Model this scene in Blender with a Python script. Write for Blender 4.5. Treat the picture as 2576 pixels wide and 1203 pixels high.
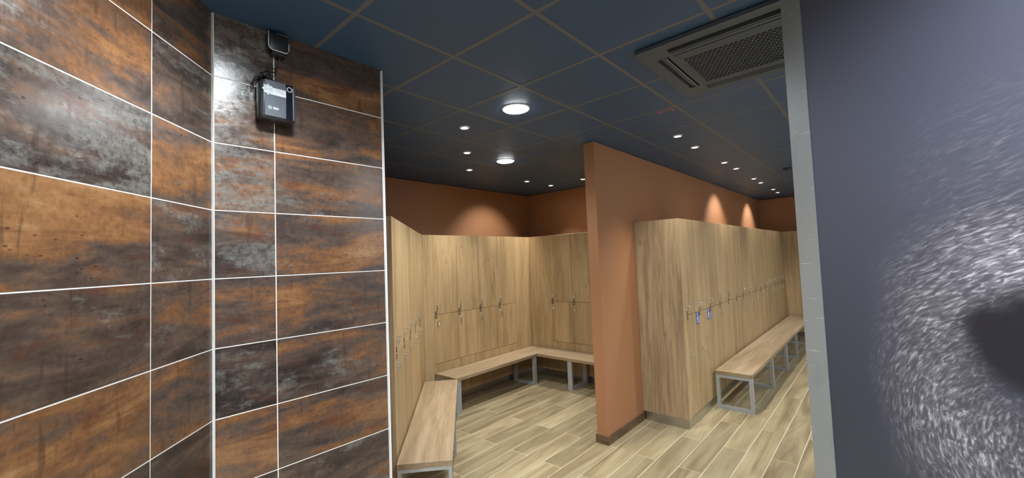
import bpy, bmesh, math, random
from mathutils import Vector, Matrix
random.seed(7)
S = bpy.context.scene
COL = S.collection
for o in list(bpy.data.objects):
    bpy.data.objects.remove(o)

# ------------------------------------------------------------------ camera
CAM_H = 1.848
yaw, pit, rol = map(math.radians, (41.697, 2.8854, -2.2693))
fwd = Vector((-math.sin(yaw) * math.cos(pit), math.cos(yaw) * math.cos(pit), math.sin(pit)))
rgt = Vector((math.cos(yaw), math.sin(yaw), 0))
upv = rgt.cross(fwd)
r2 = rgt * math.cos(rol) + upv * math.sin(rol)
u2 = -rgt * math.sin(rol) + upv * math.cos(rol)
cam = bpy.data.cameras.new('camera')
cam.sensor_width = 36.0
cam.lens = 1047.66 * 36.0 / 2576.0
cam.clip_start = 0.02
camo = bpy.data.objects.new('camera', cam)
COL.objects.link(camo)
M = Matrix(((r2.x, u2.x, -fwd.x, 0), (r2.y, u2.y, -fwd.y, 0), (r2.z, u2.z, -fwd.z, CAM_H), (0, 0, 0, 1)))
camo.matrix_world = M
S.camera = camo

# ------------------------------------------------------------------ world, exposure
S.view_settings.view_transform = 'Standard'
S.view_settings.look = 'None'
S.view_settings.exposure = 0.18
S.view_settings.gamma = 1.0
S.view_settings.use_curve_mapping = False
w = bpy.data.worlds.new('world')
S.world = w
w.use_nodes = True
w.node_tree.nodes['Background'].inputs[0].default_value = (0.5, 0.55, 0.62, 1)
w.node_tree.nodes['Background'].inputs[1].default_value = 0.05

SPOT_W = 88.0            # each small recessed spot
PANEL_E = 75.0
PANEL_W = 100.0           # beam of a round panel
HI = {'mural': 3.1, 'rear': 6.5, 'right': 2.6, 'entry': 1.9}          # panel gains; all but entry are added fill lamps out of view
LIGHT_COL = (1.0, 0.97, 0.90)
PANEL_COL = (0.90, 0.96, 1.0)

# ------------------------------------------------------------------ node helpers
def new_mat(name):
    m = bpy.data.materials.new(name)
    m.use_nodes = True
    nt = m.node_tree
    b = nt.nodes['Principled BSDF']
    return m, nt, b

class NB:
    """small node builder"""
    def __init__(s, nt):
        s.nt = nt
    def n(s, t, **kw):
        x = s.nt.nodes.new(t)
        for k, v in kw.items():
            setattr(x, k, v)
        return x
    def put(s, node, sock, v):
        if hasattr(v, 'is_linked') or isinstance(v, bpy.types.NodeSocket):
            s.nt.links.new(v, node.inputs[sock])
        else:
            node.inputs[sock].default_value = v
    def math(s, op, a, b=0.5, c=None, clamp=False):
        x = s.n('ShaderNodeMath', operation=op, use_clamp=clamp)
        s.put(x, 0, a); s.put(x, 1, b)
        if c is not None: s.put(x, 2, c)
        return x.outputs[0]
    def vmath(s, op, a, b=None, scale=None):
        x = s.n('ShaderNodeVectorMath', operation=op)
        s.put(x, 0, a)
        if b is not None: s.put(x, 1, b)
        if scale is not None: s.put(x, 3, scale)
        return x.outputs['Value'] if op in ('LENGTH', 'DOT_PRODUCT', 'DISTANCE') else x.outputs[0]
    def noise(s, vec, scale, detail=4.0, rough=0.55, dist=0.0):
        x = s.n('ShaderNodeTexNoise')
        s.put(x, 'Vector', vec); s.put(x, 'Scale', scale); s.put(x, 'Detail', detail)
        s.put(x, 'Roughness', rough); s.put(x, 'Distortion', dist)
        return x.outputs[0]
    def noise3(s, vec, scale):
        x = s.n('ShaderNodeTexNoise')
        s.put(x, 'Vector', vec); s.put(x, 'Scale', scale); s.put(x, 'Detail', 2.0)
        return x.outputs[1]
    def smooth(s, v, a, b, lo=0.0, hi=1.0):
        x = s.n('ShaderNodeMapRange', interpolation_type='SMOOTHSTEP')
        s.put(x, 0, v); s.put(x, 1, a); s.put(x, 2, b); s.put(x, 3, lo); s.put(x, 4, hi)
        return x.outputs[0]
    def ramp(s, v, stops):
        x = s.n('ShaderNodeValToRGB')
        cr = x.color_ramp
        while len(cr.elements) < len(stops): cr.elements.new(0.5)
        for e, (p, c) in zip(cr.elements, stops):
            e.position = p; e.color = (*c, 1)
        s.put(x, 0, v)
        return x.outputs[0]
    def mix(s, f, a, b, mode='MIX'):
        x = s.n('ShaderNodeMix', data_type='RGBA', blend_type=mode)
        s.put(x, 0, f)
        for i, v in ((6, a), (7, b)):
            s.put(x, i, (*v, 1) if isinstance(v, tuple) and len(v) == 3 else v)
        return x.outputs[2]
    def bump(s, h, strength, dist=0.002):
        x = s.n('ShaderNodeBump')
        s.put(x, 'Height', h); s.put(x, 'Strength', strength); s.put(x, 'Distance', dist)
        return x.outputs[0]
    def objcoord(s, spread=31.0):
        tc = s.n('ShaderNodeTexCoord')
        oi = s.n('ShaderNodeObjectInfo')
        r = oi.outputs['Random']
        off = s.n('ShaderNodeCombineXYZ')
        s.put(off, 0, s.math('MULTIPLY', r, spread)); s.put(off, 1, s.math('MULTIPLY', r, spread * 1.7)); s.put(off, 2, s.math('MULTIPLY', r, spread * 0.6))
        return s.vmath('ADD', tc.outputs['Object'], off.outputs[0]), oi

def plain(name, col, rough=0.5, metal=0.0, var=0.06, scale=30.0, bump=0.05, spec=None, emit=None, estr=0.0):
    m, nt, b = new_mat(name)
    k = NB(nt)
    tc = k.n('ShaderNodeTexCoord')
    n = k.noise(tc.outputs['Object'], scale, 4.0)
    c = k.mix(n, tuple(max(0, x * (1 - var)) for x in col), tuple(min(1, x * (1 + var)) for x in col))
    k.put(b, 'Base Color', c)
    b.inputs['Roughness'].default_value = rough
    b.inputs['Metallic'].default_value = metal
    if spec is not None: b.inputs['Specular IOR Level'].default_value = spec
    if bump: k.put(b, 'Normal', k.bump(n, bump, 0.001))
    if emit:
        b.inputs['Emission Color'].default_value = (*emit, 1)
        b.inputs['Emission Strength'].default_value = estr
    return m

def mat_oak(name, dark, light, axis='z', knots=True, rough=0.5):
    m, nt, b = new_mat(name)
    k = NB(nt)
    v, oi = k.objcoord()
    sc = {'z': (1, 1, 0.07), 'x': (0.07, 1, 1), 'y': (1, 0.07, 1)}[axis]
    vs = k.vmath('MULTIPLY', v, sc)
    broad = k.noise(vs, 9.0, 3.0, 0.5, 0.8)
    fine = k.noise(vs, 70.0, 3.0, 0.6, 0.3)
    mid = k.noise(vs, 26.0, 4.0, 0.6, 1.0)
    f = k.math('MULTIPLY_ADD', broad, 0.55, k.math('MULTIPLY', mid, 0.45))
    c = k.ramp(f, [(0.30, tuple(x * 0.80 for x in dark)), (0.43, dark), (0.56, light), (0.72, tuple(min(1, x * 1.08) for x in light))])
    line = k.smooth(fine, 0.33, 0.46, 0.84, 1.0)
    c = k.mix(1.0, c, line, 'MULTIPLY')
    if knots:
        vk = k.vmath('MULTIPLY', v, {'z': (1, 1, 0.35), 'x': (0.35, 1, 1), 'y': (1, 0.35, 1)}[axis])
        kn = k.noise(vk, 5.5, 4.0, 0.65, 1.6)
        km = k.smooth(kn, 0.60, 0.74, 0.0, 0.55)
        c = k.mix(km, c, tuple(x * 0.45 for x in dark))
        pale = k.noise(k.vmath('MULTIPLY', v, {'z': (1, 1, 0.12), 'x': (0.12, 1, 1), 'y': (1, 0.12, 1)}[axis]), 4.0, 2.0)
        c = k.mix(k.smooth(pale, 0.5, 0.75, 0.0, 0.35), c, tuple(x * 0.9 for x in (light[0], light[1] * 1.02, light[2] * 1.15)))
    rv = k.math('MULTIPLY_ADD', oi.outputs['Random'], 0.14, 0.93)
    hs = k.n('ShaderNodeHueSaturation')
    k.put(hs, 'Value', rv); k.put(hs, 'Color', c)
    k.put(b, 'Base Color', hs.outputs[0])
    b.inputs['Roughness'].default_value = rough
    k.put(b, 'Normal', k.bump(fine, 0.10, 0.001))
    return m

def mat_plank():
    m, nt, b = new_mat('plank_porcelain')
    k = NB(nt)
    v, oi = k.objcoord(53.0)
    vs = k.vmath('MULTIPLY', v, (1.0, 0.10, 1.0))
    broad = k.noise(vs, 7.0, 4.0, 0.55, 1.2)
    fine = k.noise(k.vmath('MULTIPLY', v, (1, 0.06, 1)), 60.0, 3.0, 0.6, 0.2)
    cloud = k.noise(k.vmath('MULTIPLY', v, (1, 0.35, 1)), 3.2, 3.0, 0.5, 0.6)
    c = k.ramp(broad, [(0.28, (0.205, 0.146, 0.076)), (0.43, (0.305, 0.234, 0.128)), (0.57, (0.395, 0.318, 0.185)), (0.75, (0.47, 0.394, 0.250))])
    c = k.mix(k.smooth(cloud, 0.52, 0.72, 0.0, 0.5), c, (0.29, 0.215, 0.115))
    c = k.mix(1.0, c, k.smooth(fine, 0.34, 0.5, 0.86, 1.0), 'MULTIPLY')
    hs = k.n('ShaderNodeHueSaturation')
    k.put(hs, 'Value', k.math('MULTIPLY_ADD', oi.outputs['Random'], 0.24, 0.62))
    k.put(hs, 'Color', c)
    k.put(b, 'Base Color', hs.outputs[0])
    b.inputs['Roughness'].default_value = 0.42
    k.put(b, 'Normal', k.bump(fine, 0.06, 0.001))
    return m

def mat_rust_tile():
    # per-tile: object colour R = share of rust, G = share of pale grey patches
    m, nt, b = new_mat('rust_metal_porcelain')
    k = NB(nt)
    v, oi = k.objcoord(47.0)
    sep = k.n('ShaderNodeSeparateColor')
    k.put(sep, 0, oi.outputs['Color'])
    tone, grey = sep.outputs[0], sep.outputs[1]
    vst = k.vmath('MULTIPLY', v, (0.55, 1.0, 2.6))
    big = k.noise(vst, 2.5, 6.0, 0.58, 0.9)
    mid = k.noise(k.vmath('MULTIPLY', v, (0.7, 1, 1.9)), 9.0, 7.0, 0.66, 0.6)
    fine = k.noise(v, 45.0, 6.0, 0.7, 0.2)
    t = k.math('ADD', k.math('MULTIPLY_ADD', mid, 0.34, k.math('MULTIPLY', big, 0.95)), k.math('MULTIPLY_ADD', tone, 0.34, -0.315))
    c = k.ramp(t, [(0.30, (0.036, 0.026, 0.021)), (0.42, (0.070, 0.050, 0.041)), (0.50, (0.112, 0.074, 0.054)), (0.58, (0.185, 0.088, 0.040)), (0.67, (0.265, 0.130, 0.054)), (0.80, (0.37, 0.215, 0.105))])
    c = k.mix(1.0, c, k.smooth(fine, 0.25, 0.7, 0.78, 1.18), 'MULTIPLY')
    # pale oxidised grey patches
    g1 = k.noise(k.vmath('MULTIPLY', k.vmath('ADD', v, (11.3, 0, 5.1)), (0.7, 1, 2.0)), 3.1, 5.0, 0.6, 0.8)
    flk = k.noise(k.vmath('MULTIPLY', v, (0.8, 1, 1.6)), 17.0, 8.0, 0.72, 0.4)
    gm = k.smooth(k.math('ADD', k.math('MULTIPLY_ADD', flk, 0.45, k.math('MULTIPLY', g1, 0.75)), k.math('MULTIPLY', k.math('SUBTRACT', grey, 0.5), 0.34)), 0.63, 0.76)
    gm = k.math('MULTIPLY', gm, k.smooth(fine, 0.32, 0.60, 0.2, 1.0))
    c = k.mix(k.math('MULTIPLY', gm, 0.72), c, k.ramp(mid, [(0.3, (0.11, 0.105, 0.096)), (0.55, (0.21, 0.21, 0.19)), (0.75, (0.33, 0.335, 0.30))]))
    # reddish stains
    rd = k.noise(k.vmath('MULTIPLY', k.vmath('ADD', v, (3.7, 0, 9.9)), (0.6, 1, 2.6)), 5.0, 4.0, 0.6, 0.5)
    c = k.mix(k.smooth(rd, 0.56, 0.70, 0.0, 0.55), c, (0.105, 0.032, 0.016))
    # vertical drip streaks
    st = k.noise(k.vmath('MULTIPLY', v, (9.0, 1, 1.3)), 2.6, 4.0, 0.55, 0.3)
    c = k.mix(k.smooth(st, 0.60, 0.70, 0.0, 0.45), c, (0.040, 0.022, 0.014))
    # small dark pits and cracks
    vo = k.n('ShaderNodeTexVoronoi')
    k.put(vo, 'Vector', k.vmath('MULTIPLY', k.vmath('ADD', v, k.vmath('SCALE', k.vmath('MULTIPLY', (1, 1, 1), (1, 1, 1)), scale=0.0)), (0.7, 1, 1.5)))
    k.put(vo, 'Scale', 34.0)
    pit = k.smooth(vo.outputs['Distance'], 0.05, 0.22, 1.0, 0.0)
    pit = k.math('MULTIPLY', pit, k.smooth(k.noise(v, 6.0, 2.0), 0.50, 0.62))
    c = k.mix(k.math('MULTIPLY', pit, 0.7), c, (0.02, 0.012, 0.009))
    c = k.mix(1.0, c, (0.74, 0.73, 0.73), 'MULTIPLY')
    k.put(b, 'Base Color', c)
    k.put(b, 'Roughness', k.math('MULTIPLY_ADD', fine, 0.26, 0.08))
    b.inputs['Specular IOR Level'].default_value = 0.65
    h = k.math('SUBTRACT', k.math('MULTIPLY_ADD', fine, 0.6, k.math('MULTIPLY', gm, k.noise(v, 95.0, 3.0))), k.math('MULTIPLY', pit, 0.7))
    k.put(b, 'Normal', k.bump(h, 0.22, 0.0012))
    return m

def mat_steel(name, col=(0.55, 0.55, 0.53), rough=0.32, axis=(60, 60, 1.0), scratch=False, metal=1.0):
    m, nt, b = new_mat(name)
    k = NB(nt)
    tc = k.n('ShaderNodeTexCoord')
    n = k.noise(k.vmath('MULTIPLY', tc.outputs['Object'], axis), 12.0, 3.0)
    c = k.mix(n, tuple(x * 0.88 for x in col), tuple(min(1, x * 1.08) for x in col))
    if scratch:
        s1 = k.noise(k.vmath('MULTIPLY', tc.outputs['Object'], (3.0, 3.0, 95.0)), 2.3, 2.0, 0.5, 0.4)
        c = k.mix(k.smooth(s1, 0.68, 0.72, 0.0, 0.6), c, (0.85, 0.86, 0.86))
        s2 = k.noise(tc.outputs['Object'], 7.0, 4.0)
        c = k.mix(k.smooth(s2, 0.5, 0.7, 0.0, 0.25), c, tuple(x * 0.7 for x in col))
    k.put(b, 'Base Color', c)
    b.inputs['Metallic'].default_value = metal
    k.put(b, 'Roughness', k.math('MULTIPLY_ADD', n, 0.12, rough - 0.06))
    k.put(b, 'Normal', k.bump(n, 0.05, 0.0005))
    return m

def mat_paint():
    m, nt, b = new_mat('brown_wall_paint')
    k = NB(nt)
    tc = k.n('ShaderNodeTexCoord')
    n = k.noise(tc.outputs['Object'], 140.0, 3.0)
    l = k.noise(tc.outputs['Object'], 1.3, 2.0)
    c = k.mix(l, (0.310, 0.140, 0.061), (0.338, 0.156, 0.070))
    k.put(b, 'Base Color', c)
    b.inputs['Roughness'].default_value = 0.72
    k.put(b, 'Normal', k.bump(n, 0.12, 0.001))
    return m

def mat_ceiling():
    m, nt, b = new_mat('dark_ceiling_tile')
    k = NB(nt)
    v, oi = k.objcoord()
    n = k.noise(v, 160.0, 3.0)
    l = k.noise(v, 2.0, 2.0)
    k.put(b, 'Base Color', k.mix(l, (0.036, 0.074, 0.142), (0.044, 0.087, 0.165)))
    b.inputs['Roughness'].default_value = 0.50
    b.inputs['Specular IOR Level'].default_value = 0.35
    k.put(b, 'Normal', k.bump(n, 0.05, 0.0006))
    return m

def mat_mural():
    """printed close-up of dark animal fur: strands run round a dark eye hollow (object coords: x along wall, z up)"""
    m, nt, b = new_mat('printed_fur_mural')
    k = NB(nt)
    tc = k.n('ShaderNodeTexCoord')
    v = tc.outputs['Object']
    sp = k.n('ShaderNodeSeparateXYZ'); k.put(sp, 0, v)
    wv = k.noise(v, 3.0, 2.0)
    # strand direction field: stretched polar coordinates about a point right of the hollow
    dx = k.math('SUBTRACT', sp.outputs[0], -0.55)
    dz = k.math('MULTIPLY', k.math('SUBTRACT', sp.outputs[2], 1.25), 1.0)
    rad = k.math('SQRT', k.math('ADD', k.math('MULTIPLY', k.math('MULTIPLY', dx, dx), 1.0), k.math('MULTIPLY', k.math('MULTIPLY', dz, dz), 2.2)))
    ang = k.math('ARCTAN2', dz, dx)
    cm = k.n('ShaderNodeCombineXYZ')
    k.put(cm, 0, k.math('MULTIPLY_ADD', wv, 0.07, rad)); k.put(cm, 1, k.math('MULTIPLY_ADD', k.noise(v, 9.0, 2.0), 0.12, ang))
    fv = cm.outputs[0]
    s1 = k.noise(k.vmath('MULTIPLY', fv, (120.0, 25.0, 1)), 1.0, 2.0, 0.5, 0.5)
    s2 = k.noise(k.vmath('MULTIPLY', fv, (62.0, 14.0, 1)), 1.0, 3.0, 0.6, 0.8)
    strands = k.math('MULTIPLY_ADD', s1, 0.6, k.math('MULTIPLY', s2, 0.5))
    st = k.math('ADD', k.smooth(strands, 0.42, 0.80, 0.0, 0.7), k.smooth(k.math('ADD', strands, k.math('MULTIPLY', k.noise(v, 30.0, 2.0), 0.25)), 0.70, 0.86, 0.0, 0.5))
    def blob(cx, cz, ax, az, rot=0.0):
        mp = k.n('ShaderNodeMapping', vector_type='TEXTURE')
        mp.inputs['Location'].default_value = (cx, 0, cz)
        mp.inputs['Rotation'].default_value = (0, rot, 0)
        mp.inputs['Scale'].default_value = (ax, 100.0, az)
        k.put(mp, 0, v)
        return k.smooth(k.vmath('LENGTH', mp.outputs[0]), 0.0, 1.0, 1.0, 0.0)
    br = blob(-0.86, 1.80, 0.36, 0.20, 0.20)
    b2 = blob(-1.10, 1.70, 0.30, 0.26)
    b3 = blob(-1.18, 1.42, 0.24, 0.38)
    b4 = blob(-1.05, 1.20, 0.34, 0.32)
    b5 = blob(-0.95, 2.05, 0.42, 0.36)
    b7 = blob(-0.25, 1.65, 0.72, 0.80)
    b6 = blob(-0.92, 1.30, 0.14, 0.16)
    amp = k.math('ADD', k.math('ADD', k.math('MULTIPLY', br, 1.15), k.math('MULTIPLY', b2, 0.60)), k.math('ADD', k.math('MULTIPLY', b3, 0.55), k.math('MULTIPLY', b4, 0.55)))
    amp = k.math('ADD', amp, k.math('ADD', k.math('MULTIPLY', b6, 0.3), k.math('MULTIPLY', b7, 0.5)))
    amp = k.math('ADD', amp, k.math('MULTIPLY', b5, 0.16))
    v = k.vmath('ADD', v, k.vmath('SCALE', k.vmath('SUBTRACT', k.noise3(v, 6.0), (0.5, 0.5, 0.5)), scale=0.16))
    hole = blob(-0.915, 1.565, 0.25, 0.19)
    hm = k.smooth(hole, 0.03, 0.55, 1.0, 0.0)
    val = k.math('MULTIPLY', k.math('MULTIPLY', amp, k.math('MULTIPLY_ADD', st, 0.95, 0.12)), hm)
    base = k.mix(k.smooth(sp.outputs[2], 1.2, 2.7), (0.040, 0.042, 0.060), (0.088, 0.093, 0.135))  # lighter toward the top: a bluish sheen put into the print colour
    base = k.mix(k.smooth(amp, 0.05, 0.5, 0.0, 0.45), base, (0.020, 0.017, 0.024))
    base = k.mix(hm, (0.016, 0.015, 0.022), base)
    c = k.mix(k.math('MINIMUM', val, 1.0), base, (0.50, 0.47, 0.52))
    k.put(b, 'Base Color', c)
    b.inputs['Roughness'].default_value = 0.46
    b.inputs['Specular IOR Level'].default_value = 0.4
    cv = k.noise(v, 260.0, 3.0)
    k.put(b, 'Normal', k.bump(cv, 0.10, 0.0006))
    return m

MAT = {
    'tile': mat_rust_tile(),
    'grout': plain('white_grout', (0.80, 0.79, 0.77), 0.7),
    'trimw': plain('white_edge_trim', (0.75, 0.76, 0.76), 0.35),
    'oak': mat_oak('oak_laminate', (0.345, 0.232, 0.112), (0.435, 0.302, 0.156)),
    'oakend': mat_oak('oak_laminate_end', (0.29, 0.196, 0.108), (0.43, 0.31, 0.18)),
    'carcass': plain('locker_carcass_edge', (0.23, 0.15, 0.07), 0.6),
    'bench': mat_oak('bench_oak', (0.255, 0.176, 0.100), (0.325, 0.240, 0.148), axis='x', knots=False, rough=0.45),
    'plank': mat_plank(),
    'fgrout': plain('cream_floor_grout', (0.66, 0.61, 0.48), 0.8),
    'paint': mat_paint(),
    'ceil': mat_ceiling(),
    'rail': plain('ceiling_rail_paint', (0.112, 0.112, 0.116), 0.55),
    'slab': plain('ceiling_slab_black', (0.02, 0.022, 0.027), 0.9),
    'skirt': mat_oak('dark_skirting', (0.085, 0.048, 0.024), (0.125, 0.075, 0.040), axis='x', knots=False),
    'steel': mat_steel('brushed_steel_plinth', (0.52, 0.51, 0.48), 0.30, (1.0, 60, 60)),
    'alu': mat_steel('scratched_aluminium_guard', (0.31, 0.33, 0.335), 0.42, (40, 40, 0.6), scratch=True, metal=0.4),
    'frame': mat_steel('grey_painted_steel', (0.40, 0.42, 0.42), 0.42, (30, 30, 2), metal=0.35),
    'chrome': mat_steel('chrome_lock', (0.66, 0.64, 0.60), 0.22, metal=0.75),
    'black': plain('black_plastic', (0.012, 0.012, 0.014), 0.38),
    'plate': plain('dark_number_plate', (0.022, 0.014, 0.012), 0.45),
    'digit': plain('plate_digit_white', (0.50, 0.46, 0.40), 0.5),
    'blue': plain('blue_sign', (0.055, 0.075, 0.34), 0.4),
    'white': plain('white_print', (0.80, 0.82, 0.84), 0.5),
    'acb': plain('ac_black_plastic', (0.056, 0.070, 0.092), 0.5),
    'acg': plain('ac_grille_plastic', (0.046, 0.060, 0.082), 0.5),
    'acd': plain('ac_dark_hollow', (0.008, 0.009, 0.012), 0.7),
    'acl': plain('ac_louver_plastic', (0.10, 0.11, 0.12), 0.4),
    'red': plain('red_sticker', (0.75, 0.13, 0.11), 0.6),
    'mural': mat_mural(),
    'anth': plain('anthracite_body', (0.040, 0.043, 0.052), 0.28, metal=0.3),
    'gunm': mat_steel('device_front_grey', (0.048, 0.057, 0.068), 0.5, (40, 40, 1), metal=0.3),
    'gloss': plain('black_gloss', (0.006, 0.007, 0.011), 0.08, bump=0.0),
    'label': plain('sticker_paper', (0.44, 0.48, 0.50), 0.6),
    'pink': plain('sticker_pink', (0.70, 0.42, 0.55), 0.5),
    'ink': plain('grey_ink', (0.22, 0.24, 0.28), 0.6),
    'mark': plain('silver_print', (0.45, 0.47, 0.48), 0.5),
    'bezel': plain('white_bezel', (0.55, 0.56, 0.57), 0.4),
    'shutter': plain('pale_wall_paint', (0.62, 0.64, 0.68), 0.6),
    'panel_on': plain('opal_panel_lit', (0.8, 0.8, 0.8), 0.5, emit=PANEL_COL, estr=PANEL_E),
    'spot_on': plain('spot_lens_lit', (0.8, 0.8, 0.8), 0.5, emit=(1.0, 0.98, 0.95), estr=45.0),
}

# ------------------------------------------------------------------ mesh helpers
class MB:
    def __init__(s):
        s.v = []; s.f = []; s.mi = []
    def poly(s, pts, mi=0):
        i = len(s.v); s.v += [tuple(p) for p in pts]
        s.f.append(tuple(range(i, i + len(pts)))); s.mi.append(mi)
    def box(s, x0, x1, y0, y1, z0, z1, mi=0):
        i = len(s.v)
        s.v += [(x0, y0, z0), (x1, y0, z0), (x1, y1, z0), (x0, y1, z0), (x0, y0, z1), (x1, y0, z1), (x1, y1, z1), (x0, y1, z1)]
        for q in ((0, 3, 2, 1), (4, 5, 6, 7), (0, 1, 5, 4), (1, 2, 6, 5), (2, 3, 7, 6), (3, 0, 4, 7)):
            s.f.append(tuple(i + a for a in q)); s.mi.append(mi)
        return s
    def prism(s, pts, z0, z1, mi=0):
        """vertical prism over a counter-clockwise outline"""
        i = len(s.v); n = len(pts)
        s.v += [(p[0], p[1], z0) for p in pts] + [(p[0], p[1], z1) for p in pts]
        s.f.append(tuple(i + a for a in reversed(range(n)))); s.mi.append(mi)
        s.f.append(tuple(i + n + a for a in range(n))); s.mi.append(mi)
        for a in range(n):
            b = (a + 1) % n
            s.f.append((i + a, i + b, i + n + b, i + n + a)); s.mi.append(mi)
        return s
    def prism_y(s, pts, y0, y1, mi=0):
        """outline in x,z, extruded along y (y0 = front, smaller)"""
        i = len(s.v); n = len(pts)
        s.v += [(p[0], y0, p[1]) for p in pts] + [(p[0], y1, p[1]) for p in pts]
        s.f.append(tuple(i + a for a in range(n))); s.mi.append(mi)
        s.f.append(tuple(i + n + a for a in reversed(range(n)))); s.mi.append(mi)
        for a in range(n):
            b = (a + 1) % n
            s.f.append((i + b, i + a, i + n + a, i + n + b)); s.mi.append(mi)
        return s
    def tube(s, pts, r, n=8, mi=0):
        P = [Vector(p) for p in pts]
        rings = []
        for j, p in enumerate(P):
            t = (P[min(j + 1, len(P) - 1)] - P[max(j - 1, 0)]).normalized()
            a = Vector((0, 0, 1)) if abs(t.z) < 0.9 else Vector((1, 0, 0))
            e1 = t.cross(a).normalized(); e2 = t.cross(e1)
            i = len(s.v)
            for q in range(n):
                an = 2 * math.pi * q / n
                s.v.append(tuple(p + e1 * (r * math.cos(an)) + e2 * (r * math.sin(an))))
            rings.append(i)
        for a, b in zip(rings, rings[1:]):
            for q in range(n):
                q2 = (q + 1) % n
                s.f.append((a + q, b + q, b + q2, a + q2)); s.mi.append(mi)
        s.f.append(tuple(rings[0] + q for q in range(n))); s.mi.append(mi)
        s.f.append(tuple(rings[-1] + q for q in reversed(range(n)))); s.mi.append(mi)
        return s
    def ring_y(s, cx, cz, r0, r1, y0, y1, n=28, a0=0.0, a1=2 * math.pi, mi=0):
        full = abs(a1 - a0) > 6.28
        k = n if full else n + 1
        i = len(s.v)
        for q in range(k):
            a = a0 + (a1 - a0) * q / n
            c, d = math.cos(a), math.sin(a)
            s.v += [(cx + r0 * c, y0, cz + r0 * d), (cx + r1 * c, y0, cz + r1 * d), (cx + r1 * c, y1, cz + r1 * d), (cx + r0 * c, y1, cz + r0 * d)]
        for q in range(n):
            A = i + 4 * q; B = i + 4 * ((q + 1) % k)
            for e in range(4):
                g = (e + 1) % 4
                s.f.append((A + e, A + g, B + g, B + e)); s.mi.append(mi)
        return s
    def lathe(s, prof, n=24, mi=0):
        """profile of (r, z) about the z axis"""
        i = len(s.v); m = len(prof)
        for q in range(n):
            a = 2 * math.pi * q / n
            s.v += [(r * math.cos(a), r * math.sin(a), z) for r, z in prof]
        for q in range(n):
            q2 = (q + 1) % n
            for j in range(m - 1):
                s.f.append((i + q * m + j, i + q2 * m + j, i + q2 * m + j + 1, i + q * m + j + 1)); s.mi.append(mi)
        return s
    def mesh(s, name, mats, smooth=False, bevel=0.0, seg=2):
        me = bpy.data.meshes.new(name)
        me.from_pydata(s.v, [], s.f)
        for m in (mats if isinstance(mats, (list, tuple)) else [mats]):
            me.materials.append(MAT[m])
        for p, i in zip(me.polygons, s.mi):
            p.material_index = i
        bm = bmesh.new(); bm.from_mesh(me)
        bmesh.ops.remove_doubles(bm, verts=bm.verts, dist=1e-6)
        bmesh.ops.recalc_face_normals(bm, faces=bm.faces)
        if bevel:
            es = [e for e in bm.edges if len(e.link_faces) == 2 and e.calc_face_angle(0) > 0.6]
            bmesh.ops.bevel(bm, geom=es, offset=bevel, segments=seg, affect='EDGES', profile=0.5)
        if smooth:
            for f in bm.faces: f.smooth = True
        bm.to_mesh(me); bm.free()
        return me
    def obj(s, name, mats, parent=None, loc=(0, 0, 0), rz=0.0, **kw):
        return link(name, s.mesh(name, mats, **kw), parent, loc, rz)

def link(name, me, parent=None, loc=(0, 0, 0), rz=0.0):
    o = bpy.data.objects.new(name, me)
    COL.objects.link(o)
    o.location = loc; o.rotation_euler = (0, 0, rz)
    if parent is not None: o.parent = parent
    return o

def box(name, x0, x1, y0, y1, z0, z1, mat, parent=None, bevel=0.0, loc=(0, 0, 0), rz=0.0):
    return MB().box(x0, x1, y0, y1, z0, z1).obj(name, mat, parent, loc, rz, bevel=bevel)

_cache = {}
def cbox(name, sx, sy, sz, mat, parent, c, bevel=0.0):
    """centred box with its mesh shared between equal sizes; local axes at its centre"""
    key = (name, round(sx, 4), round(sy, 4), round(sz, 4), mat, bevel)
    if key not in _cache:
        _cache[key] = MB().box(-sx / 2, sx / 2, -sy / 2, sy / 2, -sz / 2, sz / 2).mesh(name, mat, bevel=bevel, seg=1)
    return link(name, _cache[key], parent, c)

def tag(o, label, cat, group=None, kind=None):
    o['label'] = label; o['category'] = cat
    if group: o['group'] = group
    if kind: o['kind'] = kind
    return o

def thing(name, loc, rz, label, cat, group=None):
    o = bpy.data.objects.new(name, None)
    COL.objects.link(o)
    o.empty_display_size = 0.1
    o.location = loc; o.rotation_euler = (0, 0, rz)
    return tag(o, label, cat, group)

def text_mesh(txt, size, name):
    cu = bpy.data.curves.new(name, 'FONT')
    cu.body = txt; cu.size = size; cu.align_x = 'CENTER'; cu.align_y = 'CENTER'; cu.extrude = 0.0002; cu.resolution_u = 3
    o = bpy.data.objects.new(name, cu)
    COL.objects.link(o)
    dg = bpy.context.evaluated_depsgraph_get()
    me = bpy.data.meshes.new_from_object(o.evaluated_get(dg))
    bpy.data.objects.remove(o)
    return me

# ------------------------------------------------------------------ plan of the place (metres, camera above the origin)
CEIL = 3.018
DA = math.radians(48.177)
Dv = Vector((-math.sin(DA), math.cos(DA), 0))        # along the slanting walls, to the right
Nv = Vector((math.cos(DA), math.sin(DA), 0))         # out of the slanting left wall
RZ_DIAG = math.pi - math.asin(Nv.x)                  # local +x -> Dv, local -y -> Nv
RZ_X = math.pi / 2                                   # local +x -> +Y, local -y -> +X
CORNER = Vector((-2.200, 0.488, 0))
def dg(s, k):
    p = Dv * s + Nv * k
    return (p.x, p.y)
K_WALL = Nv.dot(CORNER)
S_COR = Dv.dot(CORNER)
K_MUR = 1.449
S_MUR = 1.662                                        # the mural wall's end by the passage

def struct(o, label, cat):
    return tag(o, label, cat, None, 'structure')

# floor slab under everything, in grout colour; planks lie on it
floor = struct(box('floor', -6.0, 4.5, -4.5, 12.0, -0.15, -0.0008, 'fgrout'), 'pale wood-look plank tile floor with cream joints', 'floor')
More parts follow.
